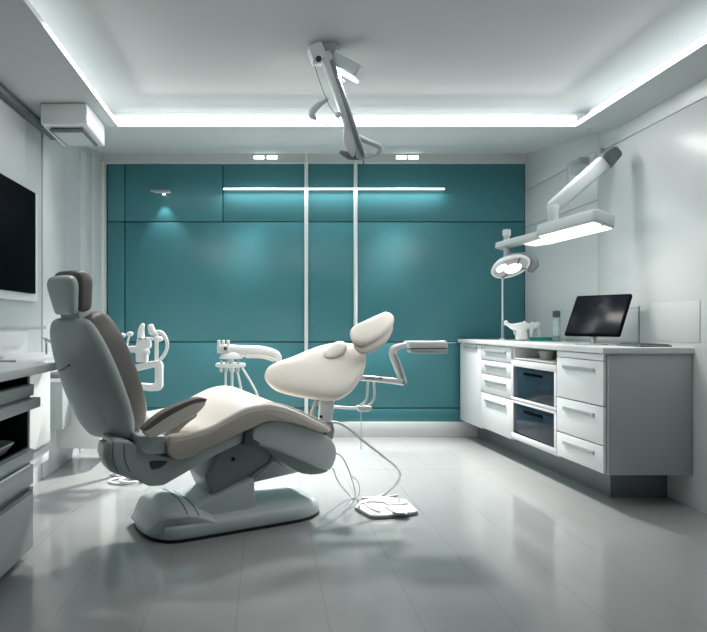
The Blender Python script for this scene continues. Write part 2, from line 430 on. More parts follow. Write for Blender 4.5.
# things on the near worktop
t = thing('acrylic_stand', 'white rectangular stand on the left worktop under the television', 'stand', (-1.35, 2.45, .885))
obj('frame', MB().box(-1.44, -1.40, 1.9, 2.62, .886, .905, .003).box(-1.44, -1.40, 2.595, 2.62, .905, .985, .003).box(-1.46, -1.38, 1.9, 2.62, .975, .993, .004), 'white', t)
obj('panel', MB().box(-1.435, -1.42, 1.9, 2.595, .905, .975, .001), 'wallgrey', t)
b = MB().lathe([(.03, 0), (.05, .004), (.075, .03), (.08, .036), (.076, .036), (.05, .012), (.0, .008)], (-1.2, 2.55, .886), n=28)
tag(obj('dish', b, 'white'), 'round white dish on the left worktop', 'dish')
t = thing('pole', 'thin steel pole with round foot standing on the left worktop', 'pole', (-1.46, 2.74, .885))
obj('foot', MB().lathe([(.03, 0), (.03, .008), (.01, .012)], (-1.46, 2.74, .886)), 'metal', t)
obj('rod', MB().tube([(-1.46, 2.74, .89), (-1.46, 2.74, 1.16)], .006, 8, 1), 'metal', t)

# ================================================================== RIGHT COUNTER
N0 = V((1.983, 3.49, 0)); F0 = V((1.864, 5.70, 0)); DL = (F0-N0); LEN = DL.length; DL = DL.normalized(); OUT = V((-DL.y, DL.x, 0))
if OUT.x > 0: OUT = -OUT
def sp(px):   # distance along the front, from the near corner, whose image column is px
    k = (px-CX)/FP; return (k*N0.y-N0.x)/(DL.x-k*DL.y)
def FR(s, o, z): p = N0+DL*s+OUT*o; return V((p.x, p.y, z))
def slab(b, s0, s1, z0, z1, o0, o1, r=.002):
    return b.box(s0, s1, o0, o1, z0, z1, r, 2, lambda p: FR(p.x, p.y, p.z))
def carcass(b, s0, s1, z0, z1, o=-.0, xb=XR-.004):
    pts = [FR(s0, o, 0), FR(s1, o, 0)]
    a0, a1 = pts
    q = [(a0.x, a0.y), (a1.x, a1.y), (xb, a1.y), (xb, a0.y)]
    return b.ring_loft([[V((p[0], p[1], z)) for p in q] for z in (z0, z1)])
S = [sp(607), sp(559.5), sp(513.5), sp(483.5), LEN]
S[0] = 0
ZT = .893
def make_drawer(t, s0, s1, z0, z1, hw=.66, h=True):
    d = obj('drawer', slab(MB(), s0+.003, s1-.003, z0+.003, z1-.003, .001, .02), 'white', t)
    if h:
        m = (s0+s1)/2; w = (s1-s0)*hw/2; zt = z1-min(.05, (z1-z0)*.28)
        obj('handle', slab(MB(), m-w, m+w, zt-.022, zt, .02, .032, .003), 'handle', d)
    return d
def cabinet(label, s0, s1):
    c = FR((s0+s1)/2, -.2, 0)
    return thing('base_cabinet', label, 'cabinet', c, 'right-hand base cabinets')
c1 = cabinet('white drawer cabinet with three deep drawers at the near end of the right counter', S[0], S[1])
obj('carcass', carcass(MB(), S[0]+.012, S[1]-.001, .19, ZT), 'white', c1)
obj('end_panel', MB().box(N0.x+.002, XR-.004, N0.y-.012, N0.y+.01, .19, ZT, .002), 'grey', c1, label='end panel, shade put into its grey colour')  # white cabinet's near end, greyed to hold its shade
obj('top_rail', slab(MB(), S[0]+.003, S[1]-.003, .853, ZT-.004, .001, .02), 'white', c1)
for z0, z1 in ((.586, .851), (.357, .584), (.192, .355)): make_drawer(c1, S[0], S[1], z0, z1)
c2 = cabinet('white cabinet with two dark glass drawers below an open niche', S[1], S[2])
b = carcass(MB(), S[1]+.001, S[2]-.001, .18, .795)
a0 = S[1]+.001; a1 = S[2]-.001
carcass(b, a0, a0+.018, .795, ZT); carcass(b, a1-.018, a1, .795, ZT); b.box(XR-.1, XR-.08, FR(a0, 0, 0).y+.018, FR(a1, 0, 0).y-.018, .795, ZT, .002)
obj('carcass', b, 'white', c2)
for z0, z1, g0, g1 in ((.485, .795, .51, .745), (.192, .483, .236, .464)):
    d = obj('drawer', slab(slab(slab(slab(MB(), a0+.002, a1-.002, z0+.002, g0, .001, .02), a0+.002, a1-.002, g1, z1-.002, .001, .02), a0+.002, a0+.032, g0, g1, .001, .02), a1-.032, a1-.002, g0, g1, .001, .02), 'white', c2)
    obj('pane', slab(MB(), a0+.032, a1-.032, g0, g1, .002, .012), 'navy', d, label='dark glass pane')
    mid = (a0+a1)/2
    obj('handle', slab(MB(), mid-.13, mid+.13, g1-.055, g1-.035, .012, .022, .003), 'screen', d)
c3 = cabinet('narrow white cabinet with a stack of four drawers', S[2], S[3])
obj('carcass', carcass(MB(), S[2]+.001, S[3]-.001, .17, ZT), 'white', c3)
for z0, z1 in ((.764, ZT-.004), (.646, .762), (.484, .644), (.172, .482)): make_drawer(c3, S[2], S[3], z0, z1, .7)
c4 = cabinet('white cabinet with one plain tall door beside the teal wall', S[3], S[4])
obj('carcass', carcass(MB(), S[3]+.001, S[4], .16, ZT), 'white', c4)
d = obj('door', slab(MB(), S[3]+.003, S[4]-.003, .163, ZT-.006, .001, .02), 'white', c4)
obj('handle', slab(MB(), S[3]+.09, S[4]-.1, .852, .872, .02, .032, .003), 'handle', d)
b = carcass(MB(), .2, LEN, .0, .158, -.15)
tag(obj('cabinet_plinth', b, 'plinth'), 'grey recessed plinth under the right-hand cabinets', 'plinth')
b = MB()
q = [FR(-.02, .035, 0), FR(LEN+.02, .035, 0)]
q = [(q[0].x, q[0].y), (q[1].x, q[1].y), (XR-.003, q[1].y), (XR-.003, q[0].y)]
b.prism(q, ZT+.001, .93, lambda a, c, d: V((a, c, d)), .004)
tag(obj('worktop', b, 'top'), 'long pale stone worktop over the right-hand cabinets', 'worktop')
WT = .9305
# niche contents
m = (a0+a1)/2
p = FR(m+.12, -.16, .815)
t = thing('box', 'small white box in the open niche under the right worktop', 'box', (p.x, p.y, .811))
obj('body', MB().lathe([(.05, 0), (.056, .03), (.06, .055)], (p.x, p.y, .8115), n=24), 'white', t)
obj('rim', MB().lathe([(.061, .05), (.063, .053), (.061, .058), (.05, .058)], (p.x, p.y, .8115), n=24), 'white', t)
tag(obj('paper_stack', slab(slab(MB(), a0+.045, a1-.05, .797, .803, -.3, .012, .001), a0+.04, a1-.06, .8035, .810, -.28, .02, .001), 'paper'), 'stack of papers lying in the open niche under the right worktop', 'papers')
# monitor
t = thing('monitor', 'black desktop monitor tilted back on the right worktop', 'monitor', (2.12, 3.93, WT))
BL = V((2.022, 4.074, .994)); wd = V((.55, -.835, 0)).normalized(); upv = V((.135, .09, .27)); H = upv.length; upv.normalize(); nm = wd.cross(upv)
if nm.y > 0: nm = -nm
W = .36
fn = lambda a, c, h: BL+wd*a+upv*c+nm*h
obj('casing', MB().prism(roundpoly([(0, 0), (W, 0), (W, H), (0, H)], .012), -.022, 0, fn, .005), 'screen', t)
obj('screen', MB().prism([(.012, .016), (W-.012, .016), (W-.012, H-.012), (.012, H-.012)], -.001, .0012, fn, .0004), mat('monitor_glass', (13, 17, 26), .2, spec=.2, noise=.05), t)
pc = fn(W/2, .03, -.02)
obj('neck', MB().tube([fn(W/2, .09, -.02), fn(W/2, .05, -.045), V((pc.x+.002, pc.y+.002, WT+.035)), V((pc.x, pc.y, WT+.010))], [.014, .016, .018, .02], 10, 4), 'handle', t)
obj('foot', MB().box(pc.x-.09, pc.x+.06, pc.y-.07, pc.y+.06, WT, WT+.009, .004), 'handle', t)
# metal bent rod, ledge, tray, bottle, models
t = thing('rod_stand', 'thin bent steel rod standing behind the black monitor', 'stand', (2.44, 3.925, WT))
obj('rod', MB().tube([(2.44, 3.925, WT+.004), (2.44, 3.925, 1.165), (2.44, 3.935, 1.175), (2.44, 4.08, 1.172)], .005, 8, 3), 'metal', t)
obj('foot', MB().lathe([(.025, 0), (.025, .006), (.008, .01)], (2.44, 3.925, WT)), 'metal', t)
tag(obj('ledge', MB().box(2.445, XR-.004, 3.97, 4.9, WT, WT+.022, .003), 'handle'), 'low metal ledge along the wall at the back of the right worktop', 'ledge')
t = thing('keyboard', 'slim dark keyboard lying near the right end of the worktop', 'keyboard', (2.32, 3.68, WT))
obj('case', MB().box(2.22, 2.41, 3.56, 3.80, WT, WT+.012, .004), 'armd', t)
b = MB()
for i in range(5):
    for j in range(7): b.box(2.235+i*.034, 2.262+i*.034, 3.572+j*.032, 3.598+j*.032, WT+.012, WT+.017, .002)
obj('keys', b, 'capg', t)
tag(obj('wall_panel', MB().box(XR-.004, XR-.001, 3.42, 3.86, .96, 1.20, .003), 'wall'), 'pale square panel on the right wall above the worktop end', 'panel')
Yb = 4.75; pb = P(556.5, 340, Yb)
t = thing('bottle', 'tall clear bottle with dark cap on the right worktop', 'bottle', (pb.x, Yb, WT))
obj('body', MB().lathe([(.026, 0), (.029, .004), (.029, .18), (.02, .19), (.02, .195)], (pb.x, Yb, WT)), 'clear', t)
obj('liquid', MB().lathe([(.02, .003), (.0275, .006), (.0275, .045), (.0, .046)], (pb.x, Yb, WT)), 'tealplastic', t, label='teal liquid')
obj('cap', MB().lathe([(.022, .19), (.028, .192), (.028, .238), (.022, .243), (0, .244)], (pb.x, Yb, WT)), 'capg', t, label='dark cap')
tag(obj('tray', MB().box(2.19, 2.38, 4.82, 4.99, WT, WT+.008, .003).box(2.19, 2.38, 4.97, 4.99, WT+.008, WT+.03, .003), 'tealplastic'), 'small teal tray beside the clear bottle', 'tray')
Yg = 4.95
def G(px, py, dy=0): return P(px, py, Yg+dy)
gz = lambda px: P(px, 340, Yg).x
t = thing('curing_gun', 'white curing gun with long nozzle on the far right worktop', 'dental tool', (gz(520), Yg, WT))
obj('barrel', MB().tube([G(506, 323), G(510, 325.5), G(515, 327), G(522, 326.5), G(529, 326)], [.010, .018, .030, .036, .026], 12, 4), 'white', t)
obj('grip', MB().tube([G(521, 328), G(521.5, 333), V((gz(521.6), Yg, WT+.017))], [.040, .046, .05], 14, 4, .8), 'white', t)
obj('nozzle_tip', MB().ball(G(506, 323), .018, .014, .022), 'white', t)
obj('knob', MB().tube([G(524, 324), G(525, 321.5)], [.018, .012], 10, 1), 'white', t)
obj('trigger', MB().tube([G(515.5, 328), G(514.5, 332), G(515.5, 335)], [.008, .009, .006], 8, 4), 'handle', t)
Yg = 5.05
t = thing('tooth_model', 'white tooth model on the far right worktop beside the gun', 'model', (gz(535), Yg, WT))
obj('crown', MB().ball(G(535, 326), .04, .035, .032).ball(G(532, 324), .02, .02, .02).ball(G(538, 324), .02, .02, .02), 'white', t)
obj('roots', MB().tube([G(532.5, 327), G(531.5, 333), V((gz(531.5), Yg, WT+.004))], [.02, .014, .01], 10, 3).tube([G(538, 327), G(539, 333), V((gz(539), Yg, WT+.004))], [.02, .014, .01], 10, 3), 'white', t)
xp = P(502.5, 340, 5.3).x
t = thing('stand_rod', 'tall thin white rod standing on the far end of the worktop', 'stand', (xp, 5.3, WT))
obj('rod', MB().tube([(xp, 5.3, WT), (xp, 5.3, P(502, 276, 5.3).z)], .007, 8, 1), 'white', t)
obj('sleeve', MB().tube([(xp, 5.3, WT+.01), (xp, 5.3, WT+.17)], .011, 8, 1), 'handle', t)
obj('foot', MB().lathe([(.03, 0), (.03, .008), (.01, .014)], (xp, 5.3, WT)), 'white', t)

# ================================================================== RIGHT EXAMINATION LIGHT
t = thing('examination_light', 'wall-mounted examination light with long glowing panel over the right counter', 'lamp', (2.42, 4.55, 2.2))
b = MB().box(XR-.03, XR, 4.40, 4.88, 2.20, 2.365, .006)
obj('wall_plate', b, 'wallgrey', t)
obj('plate_cover', MB().box(XR-.04, XR-.028, 4.45, 4.83, 2.215, 2.345, .004), 'white', t)
e0 = P(580, 163, 4.50); 
b = MB().box(2.36, XR-.03, 4.52, 4.66, 2.22, 2.33, .01)
obj('bracket', b, 'arm', t)
A0 = P(617, 151, 4.05); A1 = P(552, 208, 4.05)
am = A0.lerp(A1, .2)
def bar(b, p0, p1, w0, w1, th, up=V((0, 0, 1))):
    p0 = V(p0); p1 = V(p1); d = (p1-p0).normalized(); s = d.cross(up).normalized(); u = s.cross(d).normalized()
    rings = []
    for p, w, k in ((p0, w0, -1), (p1, w1, 1)):
        pr = roundpoly([(-w, -th), (w, -th), (w, th), (-w, th)], min(w, th)*.6, 3)
        if k < 0:
            rings.append([p-d*w*.0+u*q[0]*.8+s*q[1]*.8 for q in pr]); rings.append([p+d*w*.3+u*q[0]+s*q[1] for q in pr])
        else:
            rings.append([p-d*w*.3+u*q[0]+s*q[1] for q in pr]); rings.append([p+u*q[0]*.8+s*q[1]*.8 for q in pr])
    return b.ring_loft(rings)
obj('arm', bar(MB(), am, A1, .052, .046, .04), 'arm', t)
obj('arm_sleeve', bar(MB(), A0, am+(A1-A0)*.02, .042, .056, .04), 'armd', t)
obj('arm_pivot', MB().tube([V((2.37, 4.58, 2.275)), P(592, 170, 4.25), A0.lerp(A1, .35)], [.03, .028, .026], 10, 4), 'arm', t)
J = P(553, 220, 4.03)
obj('joint', MB().lathe([(.035, .1), (.04, .085), (.032, .05), (.036, .0), (.03, -.02)], J, n=18), 'arm', t)
PL = P(498, 247, 4.35); PR = P(603, 219.5, 3.55)
ax = (PR-PL).normalized(); sd = V((0, 0, 1)).cross(ax).normalized()      # sideways
if sd.x < 0: sd = -sd
tilt = .2
sd2 = (sd*math.cos(tilt)-V((0, 0, 1))*math.sin(tilt)).normalized(); upn = ax.cross(sd2)
if upn.z < 0: upn = -upn
L = (PR-PL).length
fnp = lambda a, c, h: PL+ax*a+sd2*c+upn*h
obj('rail', MB().prism(roundpoly([(0, -.035), (L*.62, -.035), (L*.62, .035), (0, .035)], .02), -.02, .025, fnp, .008), 'arm', t)
hd = obj('panel_housing', MB().prism(roundpoly([(L*.47, -.06), (L-.02, -.06), (L, -.04), (L, .10), (L-.02, .12), (L*.47, .12)], .015), -.02, .055, fnp, .008), 'arm', t)
obj('diffuser', MB().prism(roundpoly([(L*.49, -.045), (L*.975, -.045), (L*.975, .02), (L*.49, .02)], .01), -.026, -.018, fnp, .002)
    .prism(roundpoly([(L*.49, .04), (L*.975, .04), (L*.975, .108), (L*.49, .108)], .01), -.026, -.018, fnp, .002), 'led2', hd, label='glowing warm white diffuser')
obj('side_diffuser', MB().prism(roundpoly([(L*.26, .02), (L*.47, .0), (L*.47, .12), (L*.30, .09)], .01), -.024, -.010, fnp, .003), 'led2', hd)
K = fnp(.08, 0, .03)
obj('spigot', MB().tube([K+V((0, 0, .07)), K+V((0, 0, -.13))], .02, 12, 1), 'arm', t)
obj('spigot_cap', MB().lathe([(.02, .03), (.028, .035), (.028, .075), (.02, .08)], K, n=14), 'arm', t)
HC = P(510.5, 267, 4.28); hn = V((.107, -.496, -.86)).normalized()
hd = obj('lamp_ring', MB(), 'white', t) if False else None
ha = hn.cross(V((0, 0, 1))).normalized()*.8; hb = hn.normalized().cross(ha)
fh = lambda a, c, h: HC+ha*a+hb*c+hn*h
circ = lambda r0, r1, n=36: [(r0*math.cos(k/n*2*pi), r1*math.sin(k/n*2*pi)) for k in range(n)]
def rimring(b, r, tr, h=0, sy=1.0, n=36):
    pts = [fh(r*math.cos(k/n*2*pi), r*sy*math.sin(k/n*2*pi), h) for k in range(n)]
    rings = []
    for k in range(n):
        p = pts[k]; rad = (p-fh(0, 0, h)).normalized()
        rings.append([p+rad*tr*math.cos(j/8*2*pi)+hn*tr*math.sin(j/8*2*pi) for j in range(8)])
    rings.append(rings[0])
    return b.ring_loft(rings, False, False)
hd = obj('lamp_head', MB().puff(circ(.155, .155), .01, .05, fh, 3), 'arm', t)
obj('rim', rimring(MB(), .157, .011), 'white', hd)
obj('lens', MB().puff(circ(.075, .075, 24), .02, .004, lambda a, c, h: fh(a-.02, c, h+.008), 3)
    .puff([(p[0]+.095, p[1]) for p in circ(.04, .06, 20)], .016, .004, lambda a, c, h: fh(a, c, h+.008), 3), 'led2', hd)
for p_, q_ in (((-.15, 0), (-.09, 0)), ((0, .15), (-.02, .08)), ((0, -.15), (-.02, -.08))): obj('spoke', MB().tube([fh(p_[0], p_[1], .012), fh(q_[0], q_[1], .016)], .006, 6, 1), 'armd', hd)
obj('yoke', MB().tube([K+V((0, 0, -.1)), P(517, 256.5, 4.33), P(527, 257, 4.33), P(534.5, 263, 4.31), P(530, 271, 4.31)], [.018, .026, .032, .034, .022], 10, 5), 'armd', hd)

# ================================================================== CEILING ARM (centre)
Yc = 3.32
c0 = P(322, 47, Yc)
t = thing('ceiling_lamp_arm', 'grey articulated lamp arm hanging from the ceiling centre', 'lamp', (c0.x, Yc, ZC))
Q = lambda px, py, dy=0: P(px, py, Yc+dy)
obj('ceiling_mount', MB().lathe([(.062, 0), (.062, -.025), (.05, -.045), (.03, -.07)], (c0.x+.03, Yc, ZC), n=24), 'armd', t)
obj('motor_block', MB().prism(roundpoly([(Q(p[0], p[1]).x, Q(p[0], p[1]).z) for p in ((307, 51), (320, 45), (325, 57), (322, 64), (312, 64))], .008), Yc-.06, Yc+.03, lambda a, c, d: V((a, d, c)), .006), 'arm', t)
obj('pivot', MB().lathe([(.016, 0), (.016, .012), (.01, .014)], Q(318.5, 59.5, -.06), (0, -1, 0), n=16), 'black', t)
obj('shoulder', MB().tube([Q(320, 49, -.01), Q(329, 48, -.01), Q(334, 53, -.01)], [.035, .042, .03], 12, 4), 'arm', t)
obj('boom', bar(MB(), Q(325, 53, -.03), Q(361, 158, .0), .031, .024, .03, V((0, 1, 0))), 'arm', t)
obj('boom_shade_side', bar(MB(), Q(331, 60, -.055), Q(363, 156, -.028), .010, .009, .01, V((0, 1, 0))), 'armd', t)  # dark bar puts shade on the boom's right face
l0 = Q(333, 59, .02); l1 = Q(361, 74, -.06)
hd = obj('lamp_box', bar(MB(), l0, l1, .034, .034, .05), 'arm', t)
dd = (l1-l0).normalized(); ss = dd.cross(V((0, 0, 1))).normalized(); uu = ss.cross(dd)
fl = lambda a, c, h: l0+dd*a+ss*c+uu*h
LL = (l1-l0).length
obj('diffuser', MB().prism(roundpoly([(.012, -.04), (LL-.01, -.04), (LL-.01, .04), (.012, .04)], .006), -.046, -.032, fl, .003), 'led3', hd)
obj('bracket', MB().tube([Q(335, 68, .0), Q(339, 74, .01), Q(338, 79, .0), Q(344, 82, .0)], [.008, .014, .012, .006], 8, 4), 'armd', t)
obj('hook', MB().tube([Q(328, 99), Q(320, 104), Q(313, 111), Q(312, 116), Q(316, 118.5)], [.010, .017, .02, .018, .010], 10, 4), 'arm', t)
obj('cable', MB().tube([Q(314, 64, -.03), Q(322, 88, -.03), Q(330, 107, -.03), Q(337, 115, -.03)], .0022, 6, 5).tube([Q(315, 118), Q(319, 123), Q(327, 125.5), Q(335, 123), Q(339, 118)], .003, 6, 5), 'armd', t)
obj('knob', MB().ball(Q(338, 115, -.03), .017, .017, .015), 'arm', t)
obj('fin', MB().prism(smooth([(Q(*p).x, Q(*p).z) for p in ((344, 128), (351, 134), (355, 148), (353, 158), (347, 152), (343, 142))], 4), Yc-.035, Yc-.01, lambda a, c, d: V((a, d, c)), .004), 'arm', t)
obj('lever', MB().tube([Q(340, 152), Q(346, 154.5), Q(350, 157.5), Q(356, 157.5)], [.010, .018, .014, .012], 10, 4), 'armd', t)
obj('handle', MB().tube([Q(359, 137), Q(368, 142), Q(378, 146), Q(381, 150), Q(378, 154)], [.013, .017, .016, .016, .012], 10, 4).tube([Q(379, 154), Q(370, 157), Q(359, 159)], .007, 8, 3), 'arm', t)
obj('tip', MB().tube([Q(362, 156), Q(364, 164)], .003, 6, 1).lathe([(.016, 0), (.018, .01), (.012, .025)], Q(356, 159.5), n=12), 'capg', t)

# ================================================================== DENTAL CHAIR
TH = math.radians(28); UH = V((math.cos(TH), math.sin(TH), 0)); VH = V((-math.sin(TH), math.cos(TH), 0)); OC = V((-.247, 3.294, 0))
def LC(u, z, v): p = OC+UH*u+VH*v; return V((p.x, p.y, z))
def cu(px, py, v):
    d = V(((px-CX)/FP, 1, -(py-CY)/FP)); k = (v+OC.dot(VH))/(d.x*VH.x+d.y*VH.y)
    p = V((0, 0, EYE))+d*k
    return V(((p-OC).dot(UH), p.z))
def prof(pts, v): return [cu(p[0], p[1], v) for p in pts]
ch = thing('dental_chair', 'large white and grey dental chair with cream cushions in the middle of the room', 'dental chair', (OC.x, OC.y, 0))
ROOTLOC['dental_chair'] = V((OC.x, OC.y, 0))
base = roundpoly([(-.465, -.11), (-.385, -.255), (.40, -.265), (.545, -.18), (.57, .0), (.545, .16), (.40, .24), (-.385, .225), (-.465, .09)], .10, 6)
obj('gasket', MB().prism(base, 0, .016, lambda a, c, d: LC(a, d, c), .002), 'black', ch)
rings = []
for ins, z in ((.004, .014), (.0, .022), (.004, .06), (.012, .076), (.03, .086), (.06, .088)):
    q = base if area2(base) > 0 else base[::-1]
    rings.append([LC(p[0], z, p[1]) for p in inset(q, ins)])
bs = obj('base', MB().ring_loft(rings), 'body', ch)
# swept-up left cover of the base
cov = [(-.445, .03), (-.438, .09), (-.415, .142), (-.39, .168), (-.33, .176), (-.27, .172), (-.19, .135), (-.11, .08), (-.09, .03)]
b = MB()
def vscale(u, z):  # the cover narrows towards its rounded end and its top
    f = 1-.38*max(0, (-.30-u)/.16)**2
    return f
sm = smooth(cov, 5); rings = []
for q, ins in ((-1, .012), (-.98, .003), (-.93, 0), (-.8, 0), (-.6, 0), (-.3, 0), (0, 0), (.3, 0), (.6, 0), (.8, 0), (.93, 0), (.98, .003), (1, .012)):
    pp = inset(sm if area2(sm) > 0 else sm[::-1], ins)
    rings.append([LC(p[0], .03+(p[1]-.03)*(1-.34*abs(q)**3), q*.24*vscale(p[0], p[1])-.01) for p in pp])
obj('base_cover', b.ring_loft(rings), 'body', ch)
uc = -.27
for uc, zc in ((-.285, .175), (-.225, .153)):
    q_ = [-.97+.1*k for k in range(17)]
    obj('seam', MB().tube([LC(uc, .0315+(zc-.03)*(1-.34*abs(q)**3), q*.24*vscale(uc, zc)-.01) for q in q_], .0022, 6, 1), 'capg', ch)
# lift column
pr = prof([(168, 532), (174, 519), (255, 477.5), (256.5, 513)], -.175)
obj('lift_column', MB().prism(roundpoly(pr, .022), -.175, .165, lambda a, c, d: LC(a, c, d), .014), 'body', ch)
pr = prof([(214, 498), (205, 478), (222, 446), (262, 432), (276, 462), (254, 482)], -.125)
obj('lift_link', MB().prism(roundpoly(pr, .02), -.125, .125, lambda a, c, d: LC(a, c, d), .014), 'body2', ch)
obj('link_bolt', MB().lathe([(.010, 0), (.010, .008), (.006, .01)], LC(*cu(233, 459, -.126), -.126), -VH, n=12), 'black', ch)
obj('seam_hose', MB().tube([LC(*cu(p[0], p[1], -.135), -.135) for p in ((248, 479), (255, 472), (268, 463), (271, 456))], .003, 6, 4), 'black', ch)
obj('base_badge', MB().lathe([(.016, 0), (.016, .004), (.012, .005)], LC(*cu(247, 522, -.243), -.243), -VH, n=16), 'body2', ch)
# underframe
pr = prof([(112, 440), (112, 456), (117, 470), (131, 478), (150, 487), (164, 486), (219, 454), (254, 437), (254, 426), (219, 441), (200, 451), (186, 457), (174, 458), (160, 455), (146, 449), (128, 441)], -.2)
obj('underframe', MB().prism(roundpoly(pr, .018), -.2, .02, lambda a, c, d: LC(a, c, d), .014), 'body', ch)
pr = prof([(150, 455), (150, 466), (160, 470), (178, 466), (200, 452), (200, 440), (160, 445)], -.185)
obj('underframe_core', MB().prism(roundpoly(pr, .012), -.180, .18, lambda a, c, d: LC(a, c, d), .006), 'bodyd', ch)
pr = prof([(196, 462), (254, 433), (254, 420), (196, 448)], -.18)
obj('underframe_beam', MB().prism(roundpoly(pr, .01), -.02, .2, lambda a, c, d: LC(a, c, d), .01), 'body', ch)
obj('slot_shade', MB().prism(roundpoly(prof([(149, 462), (153, 460.5), (168, 461), (166, 464), (160, 468), (152, 470)], -.2), .012), -.204, -.15, lambda a, c, d: LC(a, c, d), .002), 'capg', ch)  # dark piece on the face stands in for shade in the recess
for q0 in (112, 124):
    obj('seam', MB().tube([LC(*cu(q0, 444, -.2), -.2), LC(*cu(q0+1, 460, -.2), -.2), LC(*cu(q0+6, 472, -.2), -.2)], .0022, 6, 3), 'capg', ch)
# hinge block under armrest
pr = prof([(138, 436), (166, 436), (166, 454), (150, 455), (140, 452)], -.225)
obj('hinge_block', MB().prism(roundpoly(pr, .012), -.225, -.03, lambda a, c, d: LC(a, c, d), .01), 'body', ch)
# foot housing
pr = prof([(253, 430), (266, 422), (280, 420), (303, 426), (325, 434), (335, 443), (337.5, 455), (333, 468), (326, 470), (300, 460), (275, 450), (254, 443)], -.225)
obj('foot_housing', MB().prism(smooth(pr, 4), -.225, .2, lambda a, c, d: LC(a, c, d), .018), 'body', ch)
pr = prof([(256, 440), (300, 452), (328, 468), (323, 474), (305, 474.5), (288, 466), (270, 452)], -.19)
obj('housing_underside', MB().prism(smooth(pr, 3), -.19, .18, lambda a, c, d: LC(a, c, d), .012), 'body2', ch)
pr = prof([(250, 484), (262, 481), (298, 473), (310, 466), (275, 450), (256, 452)], .02)
obj('rear_wedge', MB().prism(roundpoly(pr, .015), .02, .16, lambda a, c, d: LC(a, c, d), .012), 'body', ch)
obj('frame_joint', MB().prism(roundpoly(prof([(245, 429), (252, 426), (252, 438), (260, 443), (256, 447), (243, 445)], -.215), .006), -.226, -.15, lambda a, c, d: LC(a, c, d), .004), 'bodyd', ch)
# seat cushion
def ST(a, c, d):
    k = max(0, min(1, 1-(a-.12)/.35)); return LC(a, c+(d+.25)*.115*k, d)
vs = -.25
top = [(168, 446), (171, 437), (185, 434), (210, 427), (228, 417), (246, 408), (262, 404.5), (277, 404.5), (299, 411.6), (316, 420), (330, 427)]
bot = [(331, 431.5), (322, 432.5), (306, 427), (289, 422.5), (269, 421), (252.6, 427.4), (230, 438), (210, 447), (193, 456), (178, 459.5), (169, 455)]
pr = prof(top+bot, vs)
sc = obj('seat_cushion', MB().prism(smooth(pr, 4), vs, .25, ST, .016, 4), 'leather', ch, 50)
tp = smooth(prof([(p[0], p[1]-.8) for p in top[1:]], vs+.022), 3, False)
obj('piping', MB().tube([LC(p.x, p.y, vs+.022) for p in tp], .0045, 6, 1), 'taupe2', sc)
# side band of the seat, same leather with shade put into a darker colour
def offs(pts, dz): return [(p[0], p[1]+dz) for p in pts]
band = [(169, 444)]+[(p[0], p[1]+5) for p in top[2:-1]]+[(328.5, 430)]+bot[1:]
pr = prof(band, vs)
obj('side_shade_band', MB().prism(smooth(pr, 4), vs-.004, vs+.06, lambda a, c, d: LC(a, c, d), .004, 2), 'taupe2', sc, 50)
obj('end_cap', MB().prism(roundpoly(prof([(326, 421), (333, 422), (335, 430), (333, 440), (326, 436)], -.2), .01), -.2, -.12, lambda a, c, d: LC(a, c, d), .006), 'body2', ch)
# armrest
va = -.24
pr = prof([(143, 428), (163, 412), (192, 399.5), (202, 398.5), (204, 403), (194, 414), (170, 428), (150, 437)], va)
obj('armrest', MB().prism(smooth(pr, 5), va-.03, va+.028, lambda a, c, d: LC(a, c, d), .010, 4), 'leather', ch, 50)
pr = prof([(142.5, 427.5), (162, 411), (191, 398.5), (203, 397.7), (203.5, 400.3), (190, 403.5), (168, 415), (146, 429)], va)
obj('armrest_pad', MB().prism(smooth(pr, 5), va-.034, va+.03, lambda a, c, d: LC(a, c, d), .006, 4), 'taupe', ch, 50)
pr = prof([(166, 440), (167, 430), (180, 421), (194, 413), (196, 416), (186, 424), (175, 434)], va+.05)
obj('armrest_bracket', MB().prism(smooth(pr, 4), va+.03, va+.09, lambda a, c, d: LC(a, c, d), .012), 'taupe2', ch)
# left backrest
def frame_pad(B0, T0, yaw):
    h = (T0-B0); Lh = h.length; h = h.normalized()
    w = V((-math.sin(yaw), math.cos(yaw), 0)); w = (w-h*w.dot(h)).normalized(); n = h.cross(w)
    if n.x < 0: n = -n
    return h, w, n, Lh
yb = math.radians(59)
B0 = P(113, 437, 3.06); T0 = P(70.5, 318, 2.82)
h_, w_, n_, Lb = frame_pad(B0, T0, yb)
fb = lambda a, c, d: B0+w_*a+h_*c+n_*d
half = [(0, 0), (.09, .0), (.15, .03), (.19, .12), (.202, .26), (.193, .42), (.17, .55), (.135, Lb-.03), (.08, Lb), (0, Lb)]
outl = half[1:-1]+[(-a, c) for a, c in reversed(half[1:-1])]
outl = smooth(outl, 5)
sh = obj('backrest_shell', MB().puff(outl, .012, .07, fb, 2.8), 'body', ch, 60)
obj('backrest_cushion', MB().puff([(a*.97, Lb/2+(c-Lb/2)*.985) for a, c in outl], .145, .012, lambda a, c, d: fb(a, c, d+.012), 5), 'taupe', ch, 60)
obj('seam_ridge', MB().puff(smooth([(.03, .05), (.11, .09), (.13, .3), (.10, .5), (.0, .56), (-.10, .5), (-.13, .3), (-.11, .09), (-.03, .05)], 4), .0, .008, lambda a, c, d: fb(a*.6, c*.78+.07, d-.064), 2.2), 'body', sh, 60)
obj('release_lever', MB().tube([P(60, 371, 2.84), P(64, 368.5, 2.82), P(68, 366, 2.80)], [.003, .004, .003], 8, 3).ball(P(69, 365.5, 2.79), .007), 'armd', ch)
